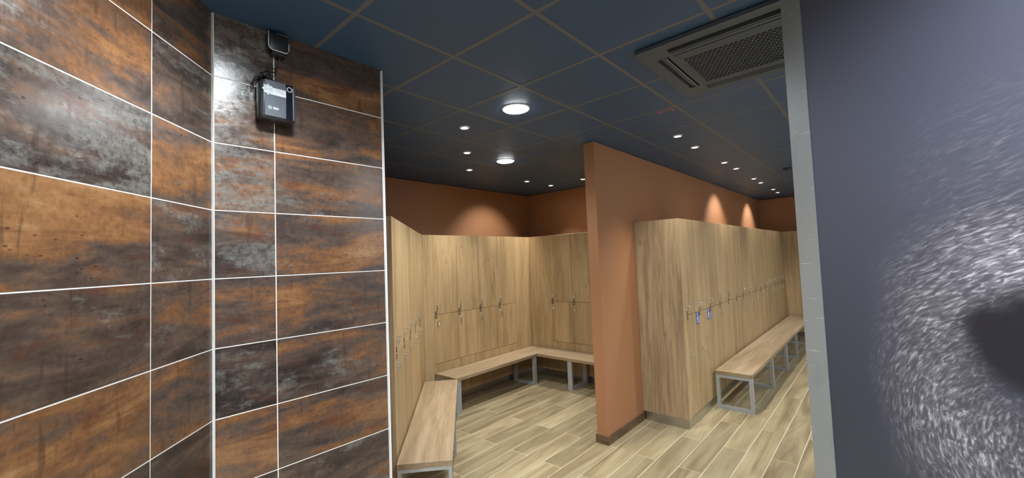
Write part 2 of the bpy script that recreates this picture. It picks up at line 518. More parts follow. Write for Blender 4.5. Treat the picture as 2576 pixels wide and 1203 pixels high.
# ceiling slab; tiles and rails hang under it
ceiling = struct(box('ceiling', -6.0, 4.5, -4.5, 12.0, 3.06, 3.2, 'slab'), 'dark grey suspended tile ceiling with brown grid rails', 'ceiling')

# walls ------------------------------------------------------------------
def wall_local(name, loc, rz, x0, x1, mat, label, t=0.12, z1=CEIL):
    o = box(name, x0, x1, 0.0, t, 0.0, z1, mat, None, 0.0, loc, rz)
    return struct(o, label, 'wall')

wall_left = wall_local('wall_left', CORNER, RZ_DIAG, -5.2, -0.0005, 'grout', 'long slanting wall clad in rusty brown metal-look tiles, nearest the left', 0.12)
wall_return = struct(MB().prism([(-2.2, 0.488), (-2.2, 1.336), (-2.345, 1.336), (-2.345, 0.62)], 0, CEIL).obj('wall_return', 'grout'), 'short rusty tiled wall carrying the black scent dispenser', 'wall')
mb = MB(); a = [dg(S_COR + 0.001, K_WALL), dg(5.93, K_WALL + 0.0), dg(5.93, K_WALL - 0.12), dg(S_COR + 0.001, K_WALL - 0.12)]
xb = -4.88
# brown walls of the bay
k2 = -1.062
yb = (k2 - xb * Nv.x) / Nv.y
wall_bay_left = struct(MB().prism([dg(S_COR + 0.16, k2), (xb, yb), (xb - 0.08, yb), dg(S_COR + 0.16, k2 - 0.08)][::-1], 0, CEIL).obj('wall_bay_left', 'paint'), 'brown painted wall behind the slanting locker row', 'wall')
wall_bay_back = struct(box('wall_bay_back', xb - 0.1, xb, yb + 0.002, 5.95, 0, CEIL, 'paint'), 'brown painted wall above the lockers at the back of the bay', 'wall')
wall_bay_right = struct(box('wall_bay_right', xb - 0.1, -2.252, 5.952, 6.05, 0, CEIL, 'paint'), 'brown painted wall above the lockers right of the bay corner', 'wall')
wall_partition = struct(box('wall_partition', -2.25, -2.132, 3.69, 11.13, 0, CEIL, 'paint'), 'brown painted partition wall between bay and corridor', 'wall')
wall_far = struct(box('wall_far', -2.25, 1.3, 11.132, 11.25, 0, CEIL, 'paint'), 'brown painted wall at the far end of the corridor', 'wall')
wall_right = struct(box('wall_right', 1.3, 1.42, 0.93, 11.13, 0, CEIL, 'shutter'), 'pale painted wall on the right of the corridor', 'wall')
RZ_M = RZ_DIAG + math.pi                             # mural wall: local +x -> -Dv, local -y -> -Nv
mo = Vector((*dg(0, K_MUR), 0))
wall_mural = wall_local('wall_mural', mo, RZ_M, -S_MUR, 5.0, 'black', 'dark wall on the right covered by a fur mural', 0.12)
wr = dg(-3.2, -1.7)
wall_rear = struct(box('wall_rear', -3.4, 3.4, 0, 0.12, 0, CEIL, 'paint', None, 0, (*dg(-3.3, 0.2), 0), RZ_DIAG - math.pi / 2), 'brown wall closing the entrance passage', 'wall')

# baseboards on the partition
box_b = MB().box(-2.262, -2.120, 3.680, 3.690, 0, 0.083).box(-2.132, -2.120, 3.690, 4.50, 0, 0.083).box(-2.262, -2.250, 3.690, 5.30, 0, 0.083)
bb = box_b.obj('baseboard_partition', 'skirt'); struct(bb, 'dark wood-look baseboard round the partition end', 'baseboard')

# floor planks -------------------------------------------------------------
PW, PL, G = 0.1972, 1.26, 0.0040
def plank_ok(x0, x1, y0, y1):
    cx = (x0 + x1) / 2
    return True
n_pl = 0
for i in range(-3, 22):
    xr = -0.663 - PW * i
    xl = xr - PW
    cx = (xl + xr) / 2
    y = (3.68 if i % 2 == 1 else 3.05) - 2 * PL
    # row i=0 spans -0.86..-0.663 and has a joint at 4.31 (class 3.05)
    while y < 10.9:
        y0, y1 = y, y + PL
        y = y1
        lo, hi = 0.85, 10.66
        if xl < -3.45: lo = max(lo, 1.9)
        if xl < -2.26: hi = 5.37
        elif cx < -1.66: hi = 4.53 if cx > -2.2 else 5.3
        # left end limits: stop in front of the slanting lockers / the back lockers
        a0, a1 = max(y0, lo), min(y1, hi)
        if cx < -2.3:
            ymin = (-0.62 - cx * Nv.x) / Nv.y
            a0 = max(a0, ymin - 0.25)
        if cx > -0.2:
            ymin2 = 0.0
        if a1 - a0 < 0.12: continue
        if xr < -4.40: continue
        xx0, xx1 = max(xl, -4.43) + G / 2, xr - G / 2
        cbox('plank', xx1 - xx0, a1 - a0 - G, 0.008, 'plank', floor, ((xx0 + xx1) / 2, (a0 + a1) / 2, -0.004))
        n_pl += 1

# wall tiles ---------------------------------------------------------------
ROW0, RH = -0.0086, 0.3042
TG = 0.0042
toneA_small = {9: (0.50, 0.40), 8: (0.30, 0.50), 7: (0.70, 0.30), 6: (0.25, 0.60), 5: (0.55, 0.45), 4: (0.55, 0.30), 3: (0.25, 0.35), 2: (0.5, 0.3)}
toneA_big = {9: (0.75, 0.30), 8: (0.55, 0.45), 7: (0.30, 0.80), 6: (0.65, 0.35), 5: (0.28, 0.45), 4: (0.72, 0.25), 3: (0.28, 0.40), 2: (0.5, 0.3)}
toneB1 = {9: (0.30, 0.90), 8: (0.30, 0.92), 7: (0.62, 0.80), 6: (0.28, 0.62), 5: (0.45, 0.40), 4: (0.18, 0.55), 3: (0.62, 0.25), 2: (0.45, 0.4)}
toneB2 = {9: (0.60, 0.30), 8: (0.62, 0.25), 7: (0.55, 0.55), 6: (0.66, 0.28), 5: (0.62, 0.25), 4: (0.50, 0.50), 3: (0.58, 0.20), 2: (0.25, 0.60)}
def tiles(wall, cols):
    for x0, x1, tones in cols:
        for r in range(0, 10):
            z0 = max(0.0, ROW0 + RH * r); z1 = min(CEIL + 0.0075, ROW0 + RH * (r + 1))
            o = cbox('tile', x1 - x0 - TG, 0.008, z1 - z0 - TG, 'tile', wall, ((x0 + x1) / 2, 0.0028, (z0 + z1) / 2), 0.0008)
            t, g = tones.get(r, (0.45, 0.4))
            o.color = (t, g, 0.5, 1)
colsA = [(-0.360, -0.0030, toneA_small), (-0.960, -0.360, toneA_big)]
for c in range(7):
    colsA.append((-1.56 - 0.6 * c, -0.96 - 0.6 * c, {r: (random.uniform(.3, .7), random.uniform(.25, .6)) for r in range(10)}))
tiles(wall_left, colsA)
wr_holder = wall_return
# the return wall is modelled in world axes: a rotated helper frame is its own child mesh (edge trim) so tiles are placed directly
def tiles_return():
    for y0, y1, tones in ((0.4912, 0.744, toneB1), (0.744, 1.334, toneB2)):
        for r in range(0, 10):
            z0 = max(0.0, ROW0 + RH * r); z1 = min(CEIL + 0.0075, ROW0 + RH * (r + 1))
            o = cbox('tile', y1 - y0 - TG, 0.008, z1 - z0 - TG, 'tile', wall_return, (-2.2028, (y0 + y1) / 2, (z0 + z1) / 2), 0.0008)
            o.rotation_euler = (0, 0, RZ_X)
            t, g = tones.get(r, (0.45, 0.4))
            o.color = (t, g, 0.5, 1)
tiles_return()
MB().box(-2.202, -2.190, 1.334, 1.342, 0, CEIL).box(-2.345, -2.202, 1.336, 1.342, 0, CEIL).obj('edge_trim', 'trimw', wall_return)
MB().prism([(-2.197, 0.486), (-2.187, 0.4905), (-2.196, 0.496)], 0, CEIL).obj('corner_joint', 'grout', wall_return)

# mural and the metal corner guard ------------------------------------------
mural = MB().box(-S_MUR + 0.0985, 4.5, -0.003, -0.0002, 0.02, CEIL - 0.01).obj('wall_mural_print', 'mural', None, mo, RZ_M)
tag(mural, 'dark wall mural showing a close-up of animal fur beside the metal corner strip', 'mural')
guard = MB().box(-S_MUR - 0.003, -S_MUR + 0.1005, -0.0065, -0.0035, 0.0, CEIL - 0.004).box(-S_MUR - 0.003, -S_MUR - 0.0005, -0.0035, 0.10, 0.0, CEIL - 0.004)
guard = guard.obj('corner_guard', 'alu', None, mo, RZ_M)
tag(guard, 'tall scratched silver metal strip guarding the edge of the mural wall', 'corner guard')
guard.location = mo
# the strip sits left of the visible print edge
gd = guard
mur_shift = 0.0

# ceiling tiles and rails ----------------------------------------------------
CX = [-1.17 + 0.6 * i for i in range(-7, 6)]
CY = [1.545 + 0.595 * j for j in range(-5, 17)]
def inside(x, y):
    p = Vector((x, y, 0))
    if x < xb or y > 11.1: return False
    if x < -2.25 and y > 5.95: return False
    if Nv.dot(p) < K_WALL - 0.02: return False
    if y < 2.0 and Nv.dot(p) > K_MUR + 0.1 and x > -0.3: return False
    return True
cnt = 0
AC = (-0.560, 2.700)
for a in range(len(CX) - 1):
    for b in range(len(CY) - 1):
        x0, x1, y0, y1 = CX[a], CX[a + 1], CY[b], CY[b + 1]
        if not any(inside(x, y) for x in (x0 + .02, x1 - .02) for y in (y0 + .02, y1 - .02)): continue
        if x0 > 1.1: continue
        o = cbox('ceiling_tile', x1 - x0 - 0.018, y1 - y0 - 0.018, 0.012, 'ceil', ceiling, ((x0 + x1) / 2, (y0 + y1) / 2, 3.030))
        cnt += 1
for x in CX:
    if x > 1.4: continue
    cbox('ceiling_rail', 0.024, CY[-1] - CY[0], 0.012, 'rail', ceiling, (x, (CY[0] + CY[-1]) / 2, 3.0292))
for y in CY:
    cbox('ceiling_rail', CX[-1] - CX[0], 0.024, 0.012, 'rail', ceiling, ((CX[0] + CX[-1]) / 2, y, 3.0293))
# border angle strips along the walls seen
def angle(p, q):
    d = Vector((q[0] - p[0], q[1] - p[1], 0)); L = d.length
    o = box('ceiling_edge_strip', 0, L, -0.012, 0.0, CEIL + 0.0005, 3.030, 'rail', ceiling, 0, (p[0], p[1], 0), math.atan2(d.y, d.x))
# ------------------------------------------------------------------ lamps
def add_spot_lamp(loc, tilt=None, power=SPOT_W, parent=None, size=84, blend=0.75):
    li = bpy.data.lights.new('spot_beam', 'SPOT')
    li.energy = power; li.color = LIGHT_COL; li.spot_size = math.radians(size); li.spot_blend = blend; li.shadow_soft_size = 0.03
    o = bpy.data.objects.new('spot_beam', li)
    COL.objects.link(o)
    o.parent = parent
    o.location = loc
    if tilt: o.rotation_euler = tilt
    return o

bez_me = MB().lathe([(0.030, 0.0), (0.032, -0.010), (0.044, -0.008), (0.047, 0.0)], 20).mesh('bezel', 'bezel', smooth=True)
len_me = MB().lathe([(0.0001, -0.007), (0.022, -0.0065), (0.031, -0.003)], 16).mesh('lens', 'spot_on', smooth=True)
def downlight(x, y, label, tilt=None, power=SPOT_W, group='small recessed spotlights', size=86, blend=0.75):
    t = thing('recessed_spotlight', (x, y, 3.024), 0, label, 'spotlight', group)
    link('bezel', bez_me, t); link('lens', len_me, t)
    add_spot_lamp((0, 0, -0.014), tilt, power, t, size, blend)
    return t
PAN_P = [(0.0001, -0.0150), (0.035, -0.0146), (0.070, -0.0134), (0.090, -0.0112), (0.097, -0.008), (0.098, -0.003)]
pan_me = MB().lathe(PAN_P, 32).mesh('diffuser', 'panel_on', smooth=True)
rim_me = MB().lathe([(0.098, 0.0), (0.099, -0.006), (0.108, -0.005), (0.112, 0.0)], 32).mesh('rim', 'bezel', smooth=True)
def panel(x, y, label, gain=1.0, cone=150, group='round ceiling panels'):
    t = thing('round_ceiling_light', (x, y, 3.024), 0, label, 'ceiling light', group)
    link('rim', rim_me, t); link('diffuser', pan_me, t)
    li = bpy.data.lights.new('panel_beam', 'SPOT')
    li.energy = PANEL_W * gain; li.color = PANEL_COL; li.spot_size = math.radians(cone); li.spot_blend = 0.7; li.shadow_soft_size = 0.085
    o = bpy.data.objects.new('panel_beam', li)
    COL.objects.link(o); o.parent = t; o.location = (0, 0, -0.018)
    return t
def tilt_to(dx, dy, ang):
    """euler turning a downward spot towards (dx,dy) by ang"""
    d = Vector((dx, dy, 0)).normalized() * math.sin(ang) + Vector((0, 0, -math.cos(ang)))
    return d.to_track_quat('-Z', 'Y').to_euler()
panel(-2.07, 2.43, 'larger and nearer of the two big round lit ceiling lights over the locker bay')
panel(-3.28, 3.62, 'farther and smaller-looking of the two big round lit ceiling lights over the locker bay')
panel(-1.47, 0.645, 'big round lit ceiling light close to the tiled wall, just above the view', HI['entry'])
panel(0.33, 0.645, 'added round ceiling fill light near the mural wall, above the view', HI['mural'], 174)  # added lamp out of view, brightens the mural and its metal strip
panel(-0.27, -1.14, 'added round ceiling fill light behind the viewer in the passage', HI['rear'])  # added lamp behind the camera, fills the faces turned to the viewer
panel(0.93, 3.03, 'added unseen round fill light on the right side of the corridor, nearest', HI['right'])  # added unseen lamp, brightens the pale wall mirrored in the tiles
panel(0.93, 5.41, 'added unseen round fill light midway along the right side of the corridor', HI['right'])  # added unseen lamp, side light for the corridor lockers
panel(0.93, 8.38, 'added unseen round fill light far along the right side of the corridor', HI['right'])  # added unseen lamp, lights the far corridor lockers from the side

TW = tilt_to(-1, 0, math.radians(36))
nm = ['nearest', 'second', 'third', 'fourth', 'fifth', 'sixth', 'seventh', 'farthest']
for i, (x, y) in enumerate([(-1.47, 4.20), (-1.50, 4.80), (-1.50, 5.95), (-1.50, 6.53), (-1.52, 7.71), (-1.53, 8.28), (-1.54, 9.42), (-1.56, 10.02)]):
    til = TW if i in (4, 7) else None
    downlight(x, y, '%s small lit spotlight in the ceiling row over the corridor lockers' % nm[i], til)
for i, (x, y) in enumerate([(-2.67, 2.43), (-3.28, 3.01), (-3.89, 3.60)]):
    downlight(x, y, '%s of the three small lit spotlights over the slanting bench' % ('nearest', 'middle', 'farthest')[i])
TB = tilt_to(-1, 0, math.radians(36))
downlight(-3.94, 4.81, 'small lit spotlight over the back lockers near the bay corner, left of the corner one', TB)
downlight(-3.93, 5.40, 'small lit spotlight in the very corner of the bay ceiling')
downlight(-3.31, 5.37, 'small lit spotlight just left of the partition wall top')

# ------------------------------------------------------------------ lockers
LK_H = 2.215
z_mid = 1.175
door_cache = {}
def door_mesh(w, h, name='door'):
    key = (round(w, 4), round(h, 4))
    if key not in door_cache:
        door_cache[key] = MB().box(0, w, -0.018, 0, 0, h).mesh('door', 'oak', bevel=0.0012, seg=1)
    return door_cache[key]
plate_me = MB().box(-0.016, 0.016, -0.003, 0, -0.017, 0.017, 0).box(-0.0065, 0.0065, -0.0036, -0.003, -0.006, 0.008, 1).mesh('number_plate', ['plate', 'digit'], bevel=0)
def lock_mesh():
    m = MB()
    m.box(-0.010, 0.010, -0.004, 0, -0.032, 0.032)                 # base plate
    m.box(-0.006, 0.008, -0.036, -0.004, 0.022, 0.029)             # upper pin sticking out
    m.box(-0.005, 0.007, -0.024, -0.004, -0.030, -0.022)           # lower staple
    m.tube([(0, -0.004, 0.006), (0.0, -0.018, 0.006)], 0.009, 10)  # cylinder
    m.tube([(0.0, -0.018, 0.006), (0.001, -0.022, -0.002), (0.002, -0.020, -0.020), (0.001, -0.022, -0.026)], 0.0045, 6)  # swing hasp
    return m.mesh('lock', 'chrome')
lock_me = lock_mesh()
carc = {}
def carcass_mesh(w, h, d):
    k = (round(w, 4), round(h, 4), round(d, 4))
    if k not in carc:
        carc[k] = MB().box(0.0005, w - 0.0005, 0.001, d, 0.10, h).mesh('carcass', 'carcass')
    return carc[k]
basep = {}
def base_mesh(w):
    k = round(w, 4)
    if k not in basep:
        basep[k] = MB().box(0, w, -0.018, 0, 0.10, 0.549).mesh('base_panel', 'oak')
    return basep[k]

def sign_mesh():
    m = MB()
    m.box(-0.05, 0.05, -0.002, 0, -0.062, 0.062, 0)
    y0, y1 = -0.0028, -0.002
    m.ring_y(-0.010, 0.045, 0.0001, 0.010, y0, y1, 14, mi=1)                       # head
    m.prism_y([(-0.016, 0.032), (-0.016, -0.010), (-0.006, -0.010), (-0.006, 0.032)], y0, y1, 1)   # torso
    m.prism_y([(-0.006, 0.016), (-0.006, 0.008), (0.020, 0.008), (0.020, 0.016)], y0, y1, 1)       # arm
    m.prism_y([(-0.006, -0.002), (-0.006, -0.010), (0.022, -0.010), (0.022, -0.002)], y0, y1, 1)   # thigh
    m.prism_y([(0.015, -0.006), (0.024, -0.040), (0.031, -0.037), (0.023, -0.003)], y0, y1, 1)     # shin
    m.prism_y([(0.024, -0.040), (0.038, -0.034), (0.036, -0.028), (0.028, -0.031)], y0, y1, 1)     # foot
    m.ring_y(-0.006, -0.022, 0.024, 0.031, y0, y1, 22, math.radians(120), math.radians(345), mi=1) # wheel
    return m.mesh('accessibility_sign', ['blue', 'white'])
sign_me = sign_mesh()

def locker(loc, rz, label, group, w=0.40, h=LK_H, d=0.478, low_lock=False, sign=False, gap=0.0042, zb=0.553):
    t = thing('locker', (*loc, 0), rz, label, 'locker', group)
    link('carcass', carcass_mesh(w, h - 0.002, d), t)
    if zb > 0.5: link('base_panel', base_mesh(w), t)
    dl = link('door', door_mesh(w - gap, z_mid - 0.0025 - zb), t, (gap / 2, 0, zb))
    du = link('door', door_mesh(w - gap, h - z_mid - 0.0025), t, (gap / 2, 0, z_mid + 0.0025))
    link('number_plate', plate_me, du, (0.022, -0.018, 0.017 + 0.006))
    link('number_plate', plate_me, dl, (0.022, -0.018, z_mid - 0.0025 - zb - 0.023))
    link('lock', lock_me, du, (0.042, -0.018, 1.268 - z_mid))
    if low_lock:
        link('lock', lock_me, dl, (0.070, -0.018, 0.755 - zb))
    else:
        link('lock', lock_me, dl, (0.045, -0.018, 1.072 - zb))
    if sign:
        link('accessibility_sign', sign_me, dl, (0.335, -0.018, 1.105 - zb))
    return t

def filler(loc, rz, w, label, h=LK_H, d=0.02):
    o = MB().box(0.0005, w - 0.0005, -0.018, d, 0.10, h).obj('filler_panel', 'oak', None, (*loc, 0), rz)
    return tag(o, label, 'filler panel')

ordn = ['first', 'second', 'third', 'fourth', 'fifth', 'sixth', 'seventh', 'eighth', 'ninth', 'tenth', 'eleventh', 'twelfth', 'thirteenth', 'fourteenth', 'fifteenth']
# slanting bank (left side of the bay): fronts on the line k = KD
KD = -0.545
for i in range(5):
    s = 3.27 + 0.4 * i
    locker(dg(s, KD - 0.018), RZ_DIAG, '%s oak two-door locker from the tiled wall in the slanting row behind the near bench' % ordn[i], 'slanting locker row', zb=0.103)
filler(dg(3.215, KD - 0.018), RZ_DIAG, 0.055, 'narrow oak strip at the near end of the slanting lockers')
o = MB().box(0, 0.018, -0.018, 0.495, 0.10, LK_H).obj('end_panel', 'oakend', None, (*dg(3.196, KD - 0.018), 0), RZ_DIAG)
tag(o, 'greyish oak end panel of the slanting lockers, beside the tiled wall edge', 'end panel')
filler(dg(5.27, KD - 0.018), RZ_DIAG, 0.119, 'oak corner strip joining slanting lockers and back lockers')
# back bank
XB = -4.38
Y0B = (KD - XB * Nv.x) / Nv.y
filler((XB - 0.018, Y0B + 0.001), RZ_X, 3.355 - Y0B - 0.001, 'narrow oak strip left of the back locker doors')
for i in range(4):
    locker((XB - 0.018, 3.355 + 0.4 * i), RZ_X, '%s oak two-door locker from the left on the back wall of the bay' % ordn[i], 'back locker row')
YR = 5.34
filler((XB - 0.018, 4.955), RZ_X, YR - 4.955 - 0.0005, 'wide plain oak corner panel right of the back locker doors')
# right bank of the bay
filler((XB + 0.0005, YR + 0.018), 0, -3.975 - XB - 0.0005, 'wide plain oak corner panel left of the two doors by the partition')
for i in range(4):
    locker((-3.975 + 0.4 * i, YR + 0.018), 0, '%s oak two-door locker right of the bay corner, toward the partition wall' % ordn[i], 'right locker row')
filler((-2.375, YR + 0.018), 0, 0.12, 'oak strip between the bay lockers and the partition, hidden behind it')
# corridor bank
XC = -1.63
HC = 2.225
YC = 4.505
o = MB().box(-2.130, XC, YC, YC + 0.02, 0.10, HC).obj('end_panel', 'oakend', None)
tag(o, 'broad knotty oak end panel facing the viewer beside the brown partition', 'end panel')
filler((XC - 0.018, YC + 0.021), RZ_X, 4.605 - YC - 0.021, 'narrow oak strip at the near corner of the corridor lockers', HC)
for i in range(15):
    lab = '%s oak two-door locker from the near corner of the corridor row' % ordn[i]
    if i < 2: lab = ('nearest corridor locker, first with a blue wheelchair sign on its lower door', 'second corridor locker with a blue wheelchair sign on its lower door')[i]
    locker((XC - 0.018, 4.605 + 0.4 * i), RZ_X, lab, 'corridor locker row', h=HC, low_lock=(i < 2), sign=(i < 2), d=0.47, zb=0.103)
YF = 10.607
filler((XC + 0.0005, YF + 0.018), 0, 0.4525, 'wide plain oak panel at the far end of the corridor, beyond the bench', HC)
for i in range(3):
    locker((XC + 0.455 + 0.4 * i, YF + 0.018), 0, '%s oak locker on the far wall of the corridor, from the corner' % ordn[i], 'far locker row', h=HC, d=0.46)

# plinths (brushed steel kickboards) -----------------------------------------
def plinth(name, pts_loc, rz, L, label, d=0.40, h=0.094, back=0.035):
    o = MB().box(0, L, back, back + 0.012, 0, h).obj('plinth', 'steel', None, (*pts_loc, 0), rz)
    return tag(o, label, 'plinth')
plinth('p', dg(3.22, KD - 0.018), RZ_DIAG, 2.10, 'brushed metal plinth under the slanting lockers')
plinth('p', (XB - 0.018, Y0B + 0.06), RZ_X, YR - Y0B - 0.03, 'brushed metal plinth under the back lockers', back=0.012)
plinth('p', (XB - 0.004, YR + 0.018), 0, 2.05, 'brushed metal plinth under the lockers right of the bay corner', back=0.012)
o = MB().box(-2.118, XC - 0.004, YC + 0.012, YC + 0.024, 0, 0.096).box(XC - 0.016, XC - 0.004, YC + 0.024, YF + 0.02, 0, 0.096).obj('plinth', 'steel')
tag(o, 'shiny metal plinth wrapping the near corner of the corridor lockers', 'plinth')
plinth('p', (XC + 0.02, YF + 0.018), 0, 1.6, 'brushed metal plinth under the far lockers of the corridor', back=0.012)

# ------------------------------------------------------------------ benches
def loop_frame(parent, x, y0, y1, z1, tw, tt, name='frame'):
    """closed rectangular loop standing across the bench: tw = width along the bench, tt = tube thickness seen from the end"""
    m = MB()
    m.box(x - tw / 2, x + tw / 2, y0, y0 + tt, 0, z1).box(x - tw / 2, x + tw / 2, y1 - tt, y1, 0, z1)
    m.box(x - tw / 2, x + tw / 2, y0 + tt, y1 - tt, 0, tt).box(x - tw / 2, x + tw / 2, y0 + tt, y1 - tt, z1 - tt, z1)
    return m.obj(name, 'frame', parent)

# 1 slanting bench: local x along Dv, local y = -Nv direction
b1 = thing('bench', (*dg(3.085, -0.14), 0), RZ_DIAG, 'nearest oak bench on grey frames, along the slanting lockers at lower left', 'bench')
MB().box(0, 2.055, 0, 0.392, 0.400, 0.440).obj('seat_board', 'bench', b1, bevel=0.0015, seg=1)
for x in (0.032, 1.06, 2.02):
    loop_frame(b1, x, 0.006, 0.386, 0.3995, 0.06, 0.024)
# 2 L-shaped bay bench (world axes, origin at its outer corner)
b2 = thing('bench', (-4.37, 5.315, 0), 0, 'L-shaped oak bench on grey frames in the corner of the bay', 'bench')
MB().box(0, 1.985, -0.415, 0, 0.400, 0.440).obj('seat_board', 'bench', b2, (0, -1.985, 0), RZ_X, bevel=0.0012, seg=1)
MB().box(0.4155, 2.05, -0.42, 0, 0.400, 0.440).obj('seat_board', 'bench', b2, bevel=0.0012, seg=1)
def frame_x(parent, y, x0, x1, z1, tw, tt):
    m = MB()
    m.box(x0, x0 + tt, y - tw / 2, y + tw / 2, 0, z1).box(x1 - tt, x1, y - tw / 2, y + tw / 2, 0, z1)
    m.box(x0 + tt, x1 - tt, y - tw / 2, y + tw / 2, 0, tt).box(x0 + tt, x1 - tt, y - tw / 2, y + tw / 2, z1 - tt, z1)
    return m.obj('frame', 'frame', parent)
frame_x(b2, -1.945, 0.01, 0.41, 0.3995, 0.07, 0.028)
frame_x(b2, -0.465, 0.01, 0.41, 0.3995, 0.07, 0.028)
for x in (0.985, 1.95):
    loop_frame(b2, x, -0.415, -0.01, 0.3995, 0.07, 0.028)
# 3 corridor bench
b3 = thing('bench', (-1.20, 5.332, 0), RZ_X, 'long oak bench on grey frames along the corridor lockers', 'bench')
MB().box(0, 5.24, 0, 0.395, 0.400, 0.440).obj('seat_board', 'bench', b3, bevel=0.0015, seg=1)
for x in (0.028, 1.165, 2.24, 3.22, 4.49):
    loop_frame(b3, x, 0.004, 0.391, 0.3995, 0.05, 0.036)

# ------------------------------------------------------------------ ceiling cassette air conditioner
ac = thing('ceiling_air_conditioner', (AC[0], AC[1], 3.018), 0, 'dark square ceiling air conditioner with perforated grille beside the metal strip', 'air conditioner')
H = 0.45
zb, zt = -0.022, -0.0005
# frame panel with four slots
m = MB()
def frame_plate(m, mi=0):
    ox, so, si, gr = H, 0.378, 0.312, 0.280
    L = 0.285
    # outer ring (between outer edge and slots), mid corners, inner ring
    c_ = 0.022
    m.prism([(-ox + c_, -ox), (ox - c_, -ox), (ox - 0.4 * c_, -ox + 0.4 * c_ * 0.7), (ox, -ox + c_), (ox, -so), (-ox, -so), (-ox, -ox + c_), (-ox + 0.4 * c_, -ox + 0.4 * c_ * 0.7)], zb, zt, mi)
    m.prism([(-ox, so), (ox, so), (ox, ox - c_), (ox - 0.4 * c_, ox - 0.4 * c_ * 0.7), (ox - c_, ox), (-ox + c_, ox), (-ox + 0.4 * c_, ox - 0.4 * c_ * 0.7), (-ox, ox - c_)], zb, zt, mi)
    m.box(-ox, -so, -so, so, zb, zt, mi); m.box(so, ox, -so, so, zb, zt, mi)
    for sx in (-1, 1):
        for sy in (-1, 1):
            x0, x1 = sorted((sx * L, sx * so)); y0, y1 = sorted((sy * L, sy * so))
            m.box(x0, x1, y0, y1, zb, zt, mi)
    m.box(-L, L, -si, -gr, zb, zt, mi); m.box(-L, L, gr, si, zb, zt, mi)
    m.box(-si, -gr, -L, L, zb, zt, mi); m.box(gr, si, -L, L, zb, zt, mi)
    return m
frame_plate(m).obj('frame_panel', 'acb', ac)
MB().box(-0.40, 0.40, -0.40, 0.40, -0.006, -0.001).obj('inner_cavity', 'acd', ac)
# perforated grille: plate with staggered slots
gm = MB()
GX0, GX1, GY0, GY1 = -0.279, 0.279, -0.279, 0.279
PX0, PX1, PY0, PY1 = -0.255, 0.255, -0.205, 0.240
z0g = -0.025
nx, ny = 19, 18
cw, ch = (PX1 - PX0) / nx, (PY1 - PY0) / ny
def slab(x0, x1, y0, y1): gm.box(x0, x1, y0, y1, z0g, z0g + 0.003)
slab(GX0, GX1, GY0, PY0); slab(GX0, GX1, PY1, GY1); slab(GX0, PX0, PY0, PY1); slab(PX1, GX1, PY0, PY1)
for j in range(ny):
    y0 = PY0 + j * ch
    slab(PX0, PX1, y0, y0 + ch * 0.36)
    off = 0.5 * cw if j % 2 else 0.0
    for i in range(nx + 1):
        x = PX0 + i * cw + off
        if x > PX1: continue
        slab(max(PX0, x - cw * 0.11), min(PX1, x + cw * 0.11), y0 + ch * 0.36, y0 + ch)
gm.obj('grille', 'acg', ac)
def louver(cx, cy, along_x, L, tilt):
    m = MB().box(-L, L, -0.023, 0.023, -0.003, 0.003)
    o = m.obj('louver', 'acl', ac, (cx, cy, -0.014))
    o.rotation_euler = (tilt, 0, 0) if along_x else Matrix.Rotation(math.pi / 2, 3, 'Z').to_euler()
    if not along_x:
        o.rotation_euler = (Matrix.Rotation(math.pi / 2, 3, 'Z') @ Matrix.Rotation(tilt, 3, 'X')).to_euler()
    return o
louver(0, -0.345, True, 0.282, math.radians(70))
louver(0, 0.345, True, 0.282, math.radians(-70))
louver(-0.345, 0, False, 0.282, math.radians(28))
louver(0.345, 0, False, 0.282, math.radians(-28))

# red outlined arrow sticker on the ceiling
st = MB()
def strip(p, q, wd):
    p = Vector((*p, 0)); q = Vector((*q, 0)); d = (q - p).normalized(); e = Vector((-d.y, d.x, 0)) * wd / 2
    a, b, c, dd_ = p + e, p - e, q - e, q + e
    pts = [(v.x, v.y) for v in (a, b, c, dd_)]
    st.prism(pts, -0.0012, 0.0)
strip((-0.060, -0.026), (-0.060, 0.020), 0.005)
strip((-0.060, 0.020), (0.052, -0.022), 0.005)
strip((0.050, -0.024), (0.060, 0.030), 0.006)
strip((0.030, 0.034), (0.062, 0.030), 0.005)
strip((-0.055, -0.024), (-0.020, -0.010), 0.004)
so = st.obj('ceiling_sticker', 'red', None, (-1.268, 3.392, 3.0235))
tag(so, 'thin red outlined arrow sticker on the dark ceiling near the air conditioner', 'sticker')

# small dark ceiling sensor far down the corridor
t = thing('smoke_detector', (-0.98, 7.17, 3.024), 0, 'small dark round sensor on the ceiling far down the corridor', 'smoke detector')
MB().lathe([(0.055, 0.0), (0.055, -0.015), (0.045, -0.022), (0.0001, -0.024)], 20).obj('base', 'black', t)
MB().lathe([(0.028, -0.0225), (0.026, -0.045), (0.0001, -0.048)], 16).obj('sensor_head', 'acb', t)

# ------------------------------------------------------------------ scent dispenser on the short tiled wall (local -y out of wall, x to the right)
FX = -2.1915
dv = thing('scent_dispenser', (FX, 0.738, 2.652), RZ_X, 'black and grey wall dispenser with star sticker on the short tiled wall', 'dispenser')
W2, H2, DP = 0.0785, 0.0925, 0.078
m = MB().box(-W2, W2, -DP, 0, -H2, H2)
m.obj('body', 'anth', dv, bevel=0.017, seg=4, smooth=True)
MB().box(-0.064, 0.030, -DP - 0.0025, -DP + 0.004, -H2 + 0.010, H2 - 0.001).obj('front_panel', 'gunm', dv, bevel=0.002, seg=1)
MB().box(0.0305, 0.060, -DP - 0.0022, -DP + 0.004, -H2 + 0.006, H2 - 0.003).obj('glass_strip', 'gloss', dv, bevel=0.001, seg=1)
MB().box(0.0605, 0.073, -DP - 0.001, -DP + 0.010, -H2 + 0.008, H2 - 0.012).obj('side_band', 'anth', dv, bevel=0.003, seg=2)
yf = -DP - 0.0025
